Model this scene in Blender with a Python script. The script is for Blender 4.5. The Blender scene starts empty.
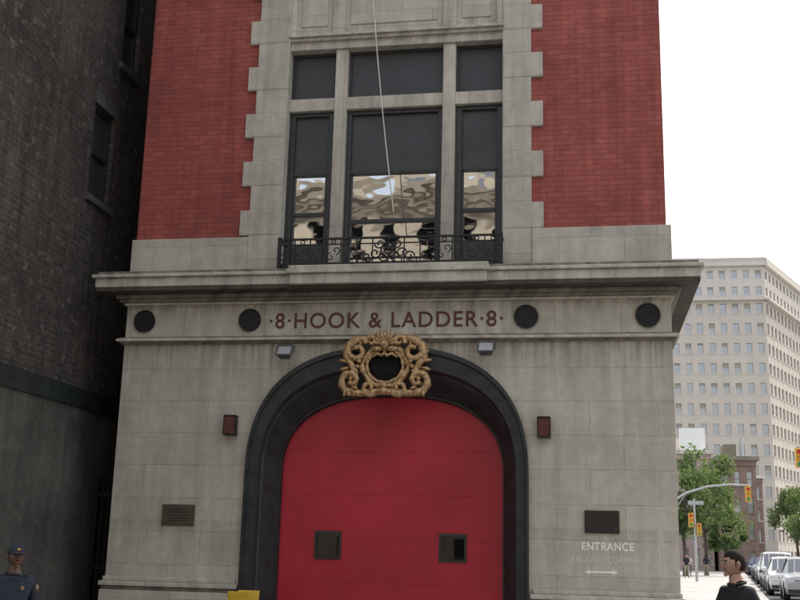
import bpy, bmesh, math, random
import numpy as np
from mathutils import Vector, Matrix
random.seed(7); rng=np.random.default_rng(5)
sc=bpy.context.scene
sc.view_settings.view_transform='Standard'; sc.view_settings.look='None'; sc.view_settings.exposure=0

# ------------------------------------------------------------------ materials
def newmat(name):
    m=bpy.data.materials.new(name); m.use_nodes=True
    nt=m.node_tree; b=nt.nodes['Principled BSDF']; return m,nt,b
def N(nt,t,**k):
    n=nt.nodes.new(t)
    for a,v in k.items(): setattr(n,a,v)
    return n
def coords(nt,sx=1,sy=1,sz=1,swap=True):
    tc=N(nt,'ShaderNodeTexCoord'); 
    if not swap:
        mp=N(nt,'ShaderNodeMapping'); mp.inputs['Scale'].default_value=(sx,sy,sz)
        nt.links.new(tc.outputs['Object'],mp.inputs[0]); return mp.outputs[0]
    s=N(nt,'ShaderNodeSeparateXYZ'); nt.links.new(tc.outputs['Object'],s.inputs[0])
    a=N(nt,'ShaderNodeMath',operation='ADD'); nt.links.new(s.outputs[0],a.inputs[0]); nt.links.new(s.outputs[1],a.inputs[1])
    c=N(nt,'ShaderNodeCombineXYZ'); nt.links.new(a.outputs[0],c.inputs[0]); nt.links.new(s.outputs[2],c.inputs[1])
    mp=N(nt,'ShaderNodeMapping'); mp.inputs['Scale'].default_value=(sx,sy,sz)
    nt.links.new(c.outputs[0],mp.inputs[0]); return mp.outputs[0]
def noise(nt,vec,scale,detail=5,rough=.6):
    n=N(nt,'ShaderNodeTexNoise'); n.inputs['Scale'].default_value=scale; n.inputs['Detail'].default_value=detail; n.inputs['Roughness'].default_value=rough
    nt.links.new(vec,n.inputs['Vector']); return n.outputs['Fac']
def ramp(nt,fac,stops):
    r=N(nt,'ShaderNodeValToRGB'); e=r.color_ramp.elements
    while len(e)<len(stops): e.new(.5)
    for i,(p,c) in enumerate(stops):
        e[i].position=p; e[i].color=(*c,1) if not isinstance(c,(int,float)) else (c,c,c,1)
    nt.links.new(fac,r.inputs[0]); return r.outputs[0]
def mix(nt,a,b,fac,mode='MIX'):
    m=N(nt,'ShaderNodeMix',data_type='RGBA',blend_type=mode)
    if isinstance(fac,(int,float)): m.inputs[0].default_value=fac
    else: nt.links.new(fac,m.inputs[0])
    for k,v in ((6,a),(7,b)):
        if isinstance(v,tuple): m.inputs[k].default_value=(*v,1)
        else: nt.links.new(v,m.inputs[k])
    return m.outputs[2]
def bump(nt,b,h,strength=.3,dist=.01):
    n=N(nt,'ShaderNodeBump'); n.inputs['Strength'].default_value=strength; n.inputs['Distance'].default_value=dist
    nt.links.new(h,n.inputs['Height']); nt.links.new(n.outputs[0],b.inputs['Normal'])
def math2(nt,op,a,b=None,clamp=False):
    m=N(nt,'ShaderNodeMath',operation=op); m.use_clamp=clamp
    for i,v in enumerate((a,b)):
        if v is None: continue
        if isinstance(v,(int,float)): m.inputs[i].default_value=v
        else: nt.links.new(v,m.inputs[i])
    return m.outputs[0]
def simple(name,c,rough=.6,metal=0,var=.15,scale=8,bmp=0,spec=.5):
    m,nt,b=newmat(name)
    v=coords(nt,swap=False)
    n=noise(nt,v,scale)
    lo=tuple(x*(1-var) for x in c); hi=tuple(min(1,x*(1+var)) for x in c)
    nt.links.new(ramp(nt,n,[(.3,lo),(.7,hi)]),b.inputs['Base Color'])
    b.inputs['Roughness'].default_value=rough; b.inputs['Metallic'].default_value=metal
    b.inputs['Specular IOR Level'].default_value=spec
    if bmp: bump(nt,b,n,bmp,.01)
    return m
def masonry(name,c1,c2,mortar,bw,rh,ms,rough=.85,stain=(.72,1.08),streak=(.8,1.05),bmp=.35,offset=.5,big=.7,mottle=None,drips=(),grain=(.88,1.08),keep=.45):
    m,nt,b=newmat(name)
    v=coords(nt)
    br=N(nt,'ShaderNodeTexBrick'); br.offset=offset
    br.inputs['Scale'].default_value=1; br.inputs['Brick Width'].default_value=bw; br.inputs['Row Height'].default_value=rh
    br.inputs['Mortar Size'].default_value=ms; br.inputs['Mortar Smooth'].default_value=.3; br.inputs['Bias'].default_value=0
    br.inputs['Color1'].default_value=(*c1,1); br.inputs['Color2'].default_value=(*c2,1); br.inputs['Mortar'].default_value=(*mortar,1)
    nt.links.new(v,br.inputs['Vector'])
    nj=noise(nt,v,1.7,3)
    fade=ramp(nt,nj,[(.38,1.0),(.62,.25)])
    plain=tuple((a+b_)/2 for a,b_ in zip(c1,c2))
    col=mix(nt,mix(nt,plain,br.outputs['Color'],fade),br.outputs['Color'],keep)
    n1=noise(nt,v,big,6,.65)
    col=mix(nt,col,ramp(nt,n1,[(.3,stain[0]),(.7,stain[1])]),1,'MULTIPLY')
    v2=coords(nt,5,.35,1); n2=noise(nt,v2,1.2,5,.6)
    col=mix(nt,col,ramp(nt,n2,[(.35,streak[0]),(.62,streak[1])]),1,'MULTIPLY')
    v3=coords(nt,swap=False); n3=noise(nt,v3,45,3,.7)
    col=mix(nt,col,ramp(nt,n3,[(.3,grain[0]),(.7,grain[1])]),1,'MULTIPLY')
    n5=noise(nt,v3,6,6,.7)
    col=mix(nt,col,ramp(nt,n5,[(.35,.88),(.6,1.03)]),1,'MULTIPLY')
    if drips:
        s=N(nt,'ShaderNodeSeparateXYZ'); tc=N(nt,'ShaderNodeTexCoord'); nt.links.new(tc.outputs['Object'],s.inputs[0])
        v4=coords(nt,9,.5,1); n4=noise(nt,v4,1.0,4,.6)
        for (ztop,ln,amt) in drips:
            mr=N(nt,'ShaderNodeMapRange'); mr.inputs[1].default_value=ztop-ln; mr.inputs[2].default_value=ztop; nt.links.new(s.outputs[2],mr.inputs[0])
            below=math2(nt,'LESS_THAN',s.outputs[2],ztop+.005)
            g=math2(nt,'MULTIPLY',math2(nt,'POWER',mr.outputs[0],1.6),below)
            k=math2(nt,'MULTIPLY',g,ramp(nt,n4,[(.40,.12),(.62,1.0)]))
            k=math2(nt,'MULTIPLY',k,amt,True)
            col=mix(nt,col,(.10,.088,.068),k)
    if mottle:
        n4=noise(nt,v,mottle[0],8,.75)
        col=mix(nt,col,mottle[1],ramp(nt,n4,[(mottle[2],0.0),(mottle[2]+.1,mottle[3])]))
    nt.links.new(col,b.inputs['Base Color'])
    b.inputs['Roughness'].default_value=rough
    inv=N(nt,'ShaderNodeMath',operation='MULTIPLY_ADD'); inv.inputs[1].default_value=-1; 
    nt.links.new(br.outputs['Fac'],inv.inputs[0]); nt.links.new(n3,inv.inputs[2])
    bump(nt,b,inv.outputs[0],bmp,.008)
    return m
M={}
LD=((4.31,.8,.6),(4.87,.38,.6),(1.9,1.1,.28))
M['lime']=masonry('limestone_ashlar',(.575,.540,.468),(.49,.457,.398),(.34,.315,.27),.86,.44,.005,stain=(.76,1.07),streak=(.86,1.03),bmp=.2,drips=LD,mottle=(1.1,(.38,.345,.285),.58,.45))
M['lime2']=masonry('limestone_trim',(.575,.540,.468),(.51,.48,.42),(.34,.315,.27),1.35,3.0,.005,stain=(.76,1.08),streak=(.72,1.05),bmp=.25,drips=((4.87,.32,.6),(5.20,.12,.45),(8.87,.2,.4)))
M['quoin']=masonry('limestone_quoin',(.56,.53,.465),(.49,.462,.405),(.33,.305,.265),5.0,.3675,.005,stain=(.78,1.06),streak=(.82,1.04),bmp=.25,offset=0)
M['limedark']=masonry('limestone_dark',(.27,.25,.21),(.24,.225,.19),(.18,.17,.15),1.35,3.0,.006,stain=(.55,1.15),streak=(.5,1.1))  # darker stone for narrow mouldings, cornice bed rings and coping
M['soffitshade']=masonry('shaded_soffit',(.085,.074,.062),(.075,.067,.057),(.06,.055,.05),1.35,3.0,.006,stain=(.6,1.2),streak=(.6,1.1))  # shade under the cornice overhang, painted in as near-black stone
M['brick']=masonry('painted_red_brick',(.405,.106,.088),(.325,.074,.063),(.255,.066,.058),.21,.075,.007,stain=(.80,1.1),streak=(.80,1.06),bmp=.55,mottle=(2.2,(.46,.185,.155),.60,.4),keep=.75)
M['dbrick']=masonry('sooty_brick',(.068,.054,.047),(.040,.033,.030),(.085,.078,.070),.22,.08,.011,stain=(.4,1.4),streak=(.6,1.25),bmp=1.0,mottle=(7.0,(.17,.155,.14),.54,.8),grain=(.5,1.5),keep=.5)
M['dplaster']=masonry('sooty_render',(.095,.089,.078),(.085,.081,.072),(.07,.065,.06),3,1.4,.004,stain=(.40,1.35),streak=(.8,1.15),mottle=(5.0,(.15,.14,.115),.54,.5),grain=(.7,1.3))
M['black']=simple('black_paint',(.021,.026,.028),.5,0,.45,5,.15,.4)
M['matblack']=simple('dark_recess',(.012,.012,.012),.9,0,.3,5,0,.1)
M['iron']=simple('wrought_iron',(.016,.016,.018),.5,.3,.3,20)
M['wframe']=simple('dark_window_frame',(.026,.029,.032),.45,0,.2,10)
M['blind']=simple('dark_blind',(.036,.040,.046),.5,0,.22,2.5)
M['door']=simple('red_door_paint',(.385,.011,.030),.45,0,.17,1.3,.06)
M['doorseam']=simple('door_seam',(.20,.007,.015),.6)
M['letter']=simple('maroon_letters',(.085,.016,.020),.6)
M['gold']=simple('gilded_carving',(.42,.275,.14),.45,.3,.6,22,.4)
M['bronze']=simple('bronze_plaque',(.10,.085,.065),.45,.5,.3,30,.2)
M['dbronze']=simple('dark_plaque',(.028,.022,.020),.5,.3,.3,30,.2)
M['lampred']=simple('red_lamp_glass',(.08,.016,.016),.25,0,.3,10)
M['vent']=simple('dark_vent',(.012,.014,.018),.7,0,.4,60,.3)
M['white']=simple('white_paint',(.80,.80,.78),.6,0,.06)
M['faded']=simple('faded_paint',(.60,.58,.52),.8,0,.15,30)
M['redsill']=simple('red_sill_paint',(.40,.012,.02),.5)
M['grey']=simple('grey_metal',(.12,.12,.12),.5,.4)
M['lgrey']=simple('galvanised_steel',(.42,.43,.44),.45,.5)
M['yellow']=simple('yellow_plastic',(.65,.43,.04),.45)
M['sigyel']=simple('signal_yellow',(.62,.33,.03),.45)
M['rope']=simple('rope',(.62,.60,.56),.8)
M['kerb']=simple('kerb_stone',(.32,.31,.30),.8,0,.15,4)
M['asphalt']=simple('asphalt',(.055,.055,.057),.9,0,.3,3,.3)
M['rubber']=simple('rubber',(.015,.015,.015),.8)
M['plastic']=simple('dark_plastic',(.03,.03,.03),.6)
M['hub']=simple('hub',(.4,.4,.4),.35,.7)
M['tail']=simple('tail_lamp',(.4,.01,.01),.3)
M['head']=simple('head_lamp',(.6,.6,.6),.2)
M['bark']=simple('bark',(.09,.07,.055),.9,0,.3,12,.5)
def pav():
    m,nt,b=newmat('pavement_slabs'); v=coords(nt,swap=False)
    br=N(nt,'ShaderNodeTexBrick'); br.offset=0; br.inputs['Scale'].default_value=1; br.inputs['Brick Width'].default_value=1.5; br.inputs['Row Height'].default_value=1.5; br.inputs['Mortar Size'].default_value=.012
    br.inputs['Color1'].default_value=(.44,.43,.41,1); br.inputs['Color2'].default_value=(.36,.35,.335,1); br.inputs['Mortar'].default_value=(.18,.18,.17,1)
    nt.links.new(v,br.inputs['Vector']); n=noise(nt,v,1.3,6)
    nt.links.new(mix(nt,br.outputs['Color'],ramp(nt,n,[(.3,.7),(.7,1.1)]),1,'MULTIPLY'),b.inputs['Base Color']); b.inputs['Roughness'].default_value=.85
    return m
M['pave']=pav()
def glass(name,refl=.6,wav=.0,scale=1.2,tint=(.9,.92,.95),dark=(.02,.025,.03),rough=.02):
    m,nt,b=newmat(name); nt.nodes.remove(b); out=nt.nodes['Material Output']
    g=N(nt,'ShaderNodeBsdfGlossy'); g.inputs['Color'].default_value=(*tint,1); g.inputs['Roughness'].default_value=rough
    d=N(nt,'ShaderNodeBsdfDiffuse'); d.inputs['Color'].default_value=(*dark,1)
    mx=N(nt,'ShaderNodeMixShader'); mx.inputs[0].default_value=refl
    nt.links.new(d.outputs[0],mx.inputs[1]); nt.links.new(g.outputs[0],mx.inputs[2]); nt.links.new(mx.outputs[0],out.inputs[0])
    if wav:
        v=coords(nt,1,1,1.5,swap=False); n=noise(nt,v,scale,1,.4)
        bp=N(nt,'ShaderNodeBump'); bp.inputs['Strength'].default_value=1; bp.inputs['Distance'].default_value=wav
        nt.links.new(n,bp.inputs['Height']); nt.links.new(bp.outputs[0],g.inputs['Normal'])
    return m
M['glass']=glass('window_glass',.62,.0035,2.6)
M['cityglass']=glass('city_window_glass',.32,0,dark=(.09,.10,.12),rough=.15)
M['oppglass']=glass('facing_window_glass',.2,0,dark=(.04,.045,.05),rough=.1)
M['carglass']=glass('car_glass',.22,0)
M['doorglass']=glass('door_window_glass',.03,0,dark=(.008,.008,.009))

# ------------------------------------------------------------------ mesh builder
class MB:
    def __init__(s): s.v=[];s.f=[];s.m=[];s.s=[];s.mats=[]
    def mi(s,mat):
        mt=M[mat] if isinstance(mat,str) else mat
        if mt not in s.mats: s.mats.append(mt)
        return s.mats.index(mt)
    def add(s,vs,fs,mat,smooth=False):
        o=len(s.v); s.v+= [tuple(v) for v in vs]; i=s.mi(mat)
        for f in fs: s.f.append(tuple(o+k for k in f)); s.m.append(i); s.s.append(smooth)
    def box(s,x0,x1,y0,y1,z0,z1,mat):
        vs=[(x,y,z) for z in (z0,z1) for x,y in ((x0,y0),(x1,y0),(x1,y1),(x0,y1))]
        s.add(vs,[(3,2,1,0),(4,5,6,7),(0,1,5,4),(1,2,6,5),(2,3,7,6),(3,0,4,7)],mat)
    def obox(s,o,d,n,u0,u1,n0,n1,z0,z1,mat):
        o=Vector(o);d=Vector(d);n=Vector(n)
        vs=[]
        for z in (z0,z1):
            for u,w in ((u0,n1),(u1,n1),(u1,n0),(u0,n0)):
                p=o+d*u+n*w; vs.append((p.x,p.y,z))
        s.add(vs,[(3,2,1,0),(4,5,6,7),(0,1,5,4),(1,2,6,5),(2,3,7,6),(3,0,4,7)],mat)
    def tube(s,pts,rad,mat,n=8,flat=1.0):
        pts=[Vector(p) for p in pts]
        if isinstance(rad,(int,float)): rad=[rad]*len(pts)
        vs=[];up=None
        for i,p in enumerate(pts):
            t=(pts[min(i+1,len(pts)-1)]-pts[max(i-1,0)]).normalized()
            if up is None: up=Vector((0,0,1)) if abs(t.z)<.9 else Vector((1,0,0))
            a=(up-t*up.dot(t))
            if a.length<1e-4: a=Vector((1,0,0))-t*t.x
            a.normalize(); b=t.cross(a); up=a
            for k in range(n):
                th=2*math.pi*k/n; vs.append(p+a*math.cos(th)*rad[i]+b*math.sin(th)*rad[i]*flat)
        fs=[]
        for i in range(len(pts)-1):
            for k in range(n): fs.append((i*n+k,i*n+(k+1)%n,(i+1)*n+(k+1)%n,(i+1)*n+k))
        s.add(vs,fs,mat,True)
        s.add([vs[k] for k in range(n)],[tuple(range(n))[::-1]],mat); s.add([vs[(len(pts)-1)*n+k] for k in range(n)],[tuple(range(n))],mat)
    def ell(s,c,r,mat,rot=None,nu=14,nv=9,fn=None):
        c=Vector(c);vs=[];fs=[]
        for j in range(nv+1):
            ph=math.pi*j/nv
            for i in range(nu):
                th=2*math.pi*i/nu
                q=Vector((math.sin(ph)*math.cos(th),math.sin(ph)*math.sin(th),math.cos(ph)))
                if fn: q=fn(q)
                q=Vector((q.x*r[0],q.y*r[1],q.z*r[2]))
                if rot is not None: q=rot@q
                vs.append(c+q)
        for j in range(nv):
            for i in range(nu):
                fs.append((j*nu+i,(j+1)*nu+i,(j+1)*nu+(i+1)%nu,j*nu+(i+1)%nu))
        s.add(vs,fs,mat,True)
    def prism(s,pts,y0,y1,mat):
        n=len(pts); vs=[(x,y0,z) for x,z in pts]+[(x,y1,z) for x,z in pts]
        fs=[tuple(range(n)),tuple(range(2*n-1,n-1,-1))]+[(i,i+n,(i+1)%n+n,(i+1)%n) for i in range(n)]
        s.add(vs,fs,mat)
    def cyl(s,c,axis,r,h,mat,n=20):
        c=Vector(c);a=Vector(axis).normalized(); s.tube([c-a*h/2,c+a*h/2],r,mat,n)
    def build(s,name,parent=None,bevel=0,xf=None,fixn=False):
        me=bpy.data.meshes.new(name)
        vs=s.v if xf is None else [tuple(xf@Vector(v)) for v in s.v]
        me.from_pydata(vs,[],s.f); 
        for mt in s.mats: me.materials.append(mt)
        me.polygons.foreach_set('material_index',s.m); me.polygons.foreach_set('use_smooth',s.s)
        if fixn:
            bm=bmesh.new(); bm.from_mesh(me); bmesh.ops.recalc_face_normals(bm,faces=bm.faces); bm.to_mesh(me); bm.free()
        me.update()
        ob=bpy.data.objects.new(name,me); sc.collection.objects.link(ob)
        if parent: ob.parent=parent
        if bevel:
            b=ob.modifiers.new('bevel','BEVEL'); b.width=bevel; b.segments=2; b.limit_method='ANGLE'; b.angle_limit=math.radians(50)
        return ob
def empty(name):
    e=bpy.data.objects.new(name,None); sc.collection.objects.link(e); return e

# ------------------------------------------------------------------ FIREHOUSE
FH=empty('firehouse')
def arch(cx,a,z0,b,n=2.5,K=40):
    pts=[(cx-a,0),(cx-a,z0*.5)]
    for i in range(K+1):
        th=math.pi*(1-i/K); c=math.cos(th); s_=math.sin(th)
        pts.append((cx+a*math.copysign(abs(c)**(2/n),c), z0+b*abs(s_)**(2/n)))
    pts+=[(cx+a,z0*.5),(cx+a,0)]
    return pts
AO=arch(-2.675,1.895,2.5,1.75); AI=arch(-2.665,1.515,2.55,1.07)
mb=MB()
out=[(-6.46,0)]+AO+[(1.07,0),(1.07,4.95),(-6.46,4.95)]
mb.prism(out,0,.45,'lime'); mb.build('ground_floor_wall',FH)
mb=MB(); mb.box(-6.44,1.05,.95,18,0,5.2,'lime'); mb.box(-6.40,1.03,.5,18,5.2,13.5,'brick')
mb.box(-6.44,-4.65,.45,.95,0,5.2,'lime'); mb.box(-.70,1.05,.45,.95,0,5.2,'lime'); mb.box(-4.65,-.70,.5,.95,4.4,5.2,'lime')
mb.build('building_body',FH)
mb=MB(); prof=[(0,.0),(0,-.07),(.10,-.07),(.13,-.035),(.44,-.03),(.47,.0),(.50,.05),(.56,.07),(.90,.33),(.93,.36),(.97,.36),(1.0,.47)]
L=len(AO); vs=[]
for t,y in prof:
    for (x0,z0),(x1,z1) in zip(AO,AI): vs.append((x0+(x1-x0)*t,y,z0+(z1-z0)*t))
fs=[]
for j in range(len(prof)-1):
    for i in range(L-1): fs.append((j*L+i,j*L+i+1,(j+1)*L+i+1,(j+1)*L+i))
mb.add(vs,fs,'black'); mb.build('arch_surround',FH,fixn=True)
def halfw(z,a=1.54,z0=2.55,b=1.09,n=2.5):
    if z<=z0: return a
    q=min(1,(z-z0)/b); return a*max(0,1-q**n)**(1/n)
mb=MB(); seams=[0,.56,1.14,1.72,2.30,2.88,3.64]
for i in range(6):
    za,zb=seams[i]+.0018,seams[i+1]-.0018; K=14
    zs=[za+(zb-za)*k/K for k in range(K+1)]
    pts=[(-2.665+halfw(z),z) for z in zs]+[(-2.665-halfw(z),z) for z in reversed(zs)]
    mb.prism(pts,.45,.478,'door')
mb.box(-4.3,-1.0,.454,.50,0,3.8,'doorseam'); mb.build('garage_door',FH)
mb=MB()
for xa,xb in ((-3.69,-3.32),(-1.99,-1.62)):
    mb.box(xa,xb,.43,.449,1.44,1.81,'wframe'); mb.box(xa+.03,xb-.03,.424,.4295,1.47,1.78,'doorglass')
mb.build('door_windows',FH,.003)
for nm,xa,xb in (('plinth_west',-6.50,-4.60),('plinth_east',-.75,1.11)):
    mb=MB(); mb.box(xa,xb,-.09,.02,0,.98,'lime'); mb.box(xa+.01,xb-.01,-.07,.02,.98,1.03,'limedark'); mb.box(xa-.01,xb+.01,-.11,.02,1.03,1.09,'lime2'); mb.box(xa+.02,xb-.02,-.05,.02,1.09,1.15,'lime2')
    mb.build(nm,FH,.012)
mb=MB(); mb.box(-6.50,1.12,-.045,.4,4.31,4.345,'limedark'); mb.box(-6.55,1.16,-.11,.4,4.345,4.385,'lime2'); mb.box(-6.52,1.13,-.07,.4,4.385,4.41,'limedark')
mb.build('belt_moulding',FH,.01)
mb=MB(); mb.box(-4.42,-1.0,-.012,.02,4.42,4.87,'lime2'); mb.build('name_panel',FH,.006)
mb=MB()
def ringbox(d,sx,z0,z1,mat): mb.box(-6.46-sx,1.07+sx,-d,18+sx,z0,z1,mat)
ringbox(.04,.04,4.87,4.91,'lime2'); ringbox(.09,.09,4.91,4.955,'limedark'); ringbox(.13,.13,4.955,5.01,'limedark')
ringbox(.34,.35,5.01,5.07,'soffitshade'); ringbox(.35,.36,5.07,5.20,'lime2'); ringbox(.39,.40,5.20,5.25,'lime2'); ringbox(.33,.34,5.25,5.30,'limedark')
mb.box(-3.98,-1.30,-.41,-.2,5.055,5.195,'lime2'); mb.box(-4.02,-1.26,-.45,-.2,5.196,5.256,'lime2'); mb.box(-4.0,-1.28,-.42,-.2,5.257,5.315,'lime2')
mb.build('cornice',FH,.012)
mb=MB()
for x in (-6.18,-4.63,-.81,.77):
    mb.cyl((x,-.012,4.645),(0,1,0),.155,.03,'vent',28)
    mb.tube([(x+.15*math.cos(a),-.03,4.645+.15*math.sin(a)) for a in np.linspace(0,2*math.pi,33)],.012,'iron',6)
    for k in range(-3,4):
        w=math.sqrt(.13**2-(k*.035)**2); mb.box(x-w,x+w,-.036,-.028,4.645+k*.035-.006,4.645+k*.035+.006,'iron')
mb.build('round_vents',FH)
mb=MB(); 
for xa,xb in ((-6.41,-4.70),(-.74,1.04)): mb.box(xa,xb,0,.5,5.84,12.6,'brick')
mb.build('upper_brick_walls',FH)
mb=MB(); mb.box(-6.45,-4.722,-.06,.5,5.3,5.84,'lime'); mb.box(-.728,1.10,-.06,.5,5.3,5.86,'lime'); mb.build('upper_base_course',FH,.01)
mb=MB()
mb.box(-4.72,-4.25,-.045,.5,5.3,12.6,'quoin'); mb.box(-1.13,-.73,-.045,.5,5.3,12.6,'quoin')
for k in range(9):
    z=5.865+.735*k
    if z+.37<12.6: 
        mb.box(-4.855,-4.26,-.052,.4,z,z+.37,'quoin'); mb.box(-1.12,-.57,-.052,.4,z,z+.37,'quoin')
mb.build('quoin_piers',FH,.008)
mb=MB()
mb.box(-4.25,-1.13,.02,.5,8.70,12.6,'lime2'); mb.box(-4.26,-1.12,-.03,.4,8.82,8.93,'lime2'); mb.box(-4.27,-1.11,-.07,.4,8.87,8.905,'lime2')
for xa,xb in ((-4.25,-4.17),(-3.62,-3.44),(-1.99,-1.80),(-1.22,-1.13)): mb.box(xa,xb,-.025,.3,8.93,12.6,'lime2')
for xa,xb in ((-4.10,-3.70),(-3.36,-2.07),(-1.72,-1.30)): mb.box(xa,xb,.0,.3,9.06,12.0,'lime')
for xa,xb in ((-3.57,-3.39),(-1.99,-1.81)): mb.box(xa,xb,.06,.5,5.3,8.70,'lime2')
for xa,xb in ((-4.25,-3.57),(-3.39,-1.99),(-1.81,-1.13)): mb.box(xa,xb,.08,.5,7.765,7.955,'lime2')
mb.build('window_stonework',FH,.008)
wins=[(-4.25,-3.57),(-3.39,-1.99),(-1.81,-1.13)]
fr=MB(); bl=MB(); gl=MB()
for i,(xa,xb) in enumerate(wins):
    fr.box(xa,xb,.17,.22,7.955,7.995,'wframe'); fr.box(xa,xb,.17,.22,8.66,8.70,'wframe'); fr.box(xa,xa+.04,.17,.22,7.995,8.66,'wframe'); fr.box(xb-.04,xb,.17,.22,7.995,8.66,'wframe')
    bl.box(xa+.04,xb-.04,.20,.24,7.995,8.66,'blind')
    side=.09 if i!=1 else .07
    fr.box(xa,xa+side,.15,.24,5.3,7.765,'wframe'); fr.box(xb-side,xb,.15,.24,5.3,7.765,'wframe'); fr.box(xa+side,xb-side,.15,.24,7.70,7.765,'wframe')
    bl.box(xa+side,xb-side,.20,.24,6.85,7.70,'blind')
    fr.box(xa+side,xb-side,.16,.24,6.80,6.85,'wframe')
    g0=5.44 if i==1 else 5.78
    gl.box(xa+side+.03,xb-side-.03,.215,.23,g0,6.80,'glass')
    fr.box(xa+side,xa+side+.03,.18,.24,5.3,6.80,'wframe'); fr.box(xb-side-.03,xb-side,.18,.24,5.3,6.80,'wframe')
    zb=6.10 if i==1 else 6.22
    fr.box(xa+side+.03,xb-side-.03,.17,.235,zb-.025,zb+.025,'wframe')
    fr.box(xa+side+.03,xb-side-.03,.17,.235,5.3,g0,'wframe' if i!=1 else 'redsill')
fr.build('window_frames',FH,.005); bl.build('window_blinds',FH); gl.build('window_glass_panes',FH)
mb=MB(); mb.box(-6.55,1.20,-.15,1,12.6,13.0,'lime2'); mb.box(-6.75,1.35,-.4,18.4,13.0,13.5,'lime2'); mb.build('roof_cornice',FH,.02)
def text(body,x0,x1,z0,z1,y,mat,name,parent,ext=.004,offset=0):
    cu=bpy.data.curves.new(name,'FONT'); cu.body=body; cu.size=1; cu.extrude=.02; cu.offset=offset
    cu.space_character=1.12
    o=bpy.data.objects.new(name,cu); sc.collection.objects.link(o); bpy.context.view_layer.update()
    me=bpy.data.meshes.new_from_object(o.evaluated_get(bpy.context.evaluated_depsgraph_get())); bpy.data.objects.remove(o)
    co=np.array([v.co[:] for v in me.vertices]); a=co.min(0); b=co.max(0)
    for v,c in zip(me.vertices,co):
        u=(c-a)/(b-a); v.co=(x0+(x1-x0)*u[0], y-ext*u[2]*2, z0+(z1-z0)*u[1])
    me.materials.clear(); me.materials.append(M[mat])
    ob=bpy.data.objects.new(name,me); sc.collection.objects.link(ob); ob.parent=parent; return ob
text("\u00b78\u00b7HOOK & LADDER\u00b78\u00b7",-4.34,-1.12,4.52,4.735,-.012,'letter','name_lettering',FH,.006,offset=.004)
text("ENTRANCE",-.12,.52,1.64,1.74,-.001,'white','entrance_lettering',FH,.001,offset=.02)
text("AROUND CORNER",-.26,.58,1.49,1.57,-.001,'faded','faded_lettering',FH,.001)
mb=MB(); mb.box(-.06,.28,-.004,.01,1.366,1.388,'white')
mb.prism([(.32,1.376),(.24,1.41),(.26,1.376),(.24,1.342)],-.006,.01,'white'); mb.prism([(-.09,1.376),(-.02,1.345),(-.04,1.376),(-.02,1.40)],-.006,.01,'white')
mb.build('entrance_arrow',FH,fixn=True)
for nm,xc,zc in (('red_wall_lamp',-4.80,3.175),('red_wall_lamp',-.58,3.17)):
    mb=MB(); x0,x1=xc-.075,xc+.075
    mb.box(x0,x1,-.13,-.02,zc-.115,zc+.115,'lampred'); mb.box(x0-.01,x1+.01,-.14,0,zc+.115,zc+.135,'iron'); mb.box(x0-.01,x1+.01,-.14,0,zc-.135,zc-.115,'iron')
    mb.box(x0-.01,x0,-.14,-.02,zc-.115,zc+.115,'iron'); mb.box(x1,x1+.01,-.14,-.02,zc-.115,zc+.115,'iron'); mb.box(x0,x1,-.02,0,zc-.115,zc+.115,'iron')
    mb.build(nm,None,.004)
for xc,zc in ((-4.06,4.15),(-1.325,4.18)):
    mb=MB(); rot=Matrix.Rotation(math.radians(-35),3,'X')
    def place(o):
        for i in range(o,len(mb.v)): mb.v[i]=tuple(rot@Vector(mb.v[i])+Vector((xc,-.16,zc)))
    o=len(mb.v)
    # flared reflector housing
    mb.add([(-.07,.06,-.05),(.07,.06,-.05),(.07,.06,.05),(-.07,.06,.05),(-.105,-.05,-.085),(.105,-.05,-.085),(.105,-.05,.085),(-.105,-.05,.085)],[(0,3,2,1),(0,1,5,4),(1,2,6,5),(2,3,7,6),(3,0,4,7),(4,5,6,7)],'grey')
    mb.box(-.112,.112,-.062,-.048,-.092,-.075,'grey'); mb.box(-.112,.112,-.062,-.048,.075,.092,'grey'); mb.box(-.112,-.095,-.062,-.048,-.075,.075,'grey'); mb.box(.095,.112,-.062,-.048,-.075,.075,'grey')
    mb.box(-.09,.09,-.056,-.052,-.07,.07,'lgrey')
    for k in range(4): mb.box(-.05+.03*k,-.043+.03*k,.06,.09,-.045,.045,'grey')
    place(o)
    for s_ in (-1,1): mb.tube([(xc+s_*.115,-.16,zc),(xc+s_*.115,-.10,zc+.10),(xc+s_*.03,-.05,zc+.12)],.010,'grey',6)
    mb.tube([(xc,-.06,zc+.12),(xc,0,zc+.11)],.02,'grey'); mb.box(xc-.045,xc+.045,-.03,0,zc+.06,zc+.15,'grey'); mb.tube([(xc,-.02,zc+.06),(xc+.01,-.015,zc-.02)],.008,'plastic',5)
    mb.build('floodlight',None,.004)
mb=MB(); mb.box(-5.71,-5.25,-.02,0,1.83,2.11,'bronze'); mb.box(-5.69,-5.27,-.026,-.02,1.85,2.09,'bronze')
for k in range(5): mb.box(-5.64,-5.32,-.030,-.026,1.89+k*.038,1.90+k*.038,'dbronze')
mb.build('wall_plaque',None,.004)
mb=MB(); mb.box(-.08,.35,-.025,0,1.85,2.13,'dbronze'); mb.box(-.06,.33,-.03,-.025,1.87,2.11,'dbronze')
for k in range(5): mb.box(-.01,.28,-.033,-.03,1.90+k*.038,1.907+k*.038,'dbronze')
mb.build('wall_plaque',None,.004)
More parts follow.
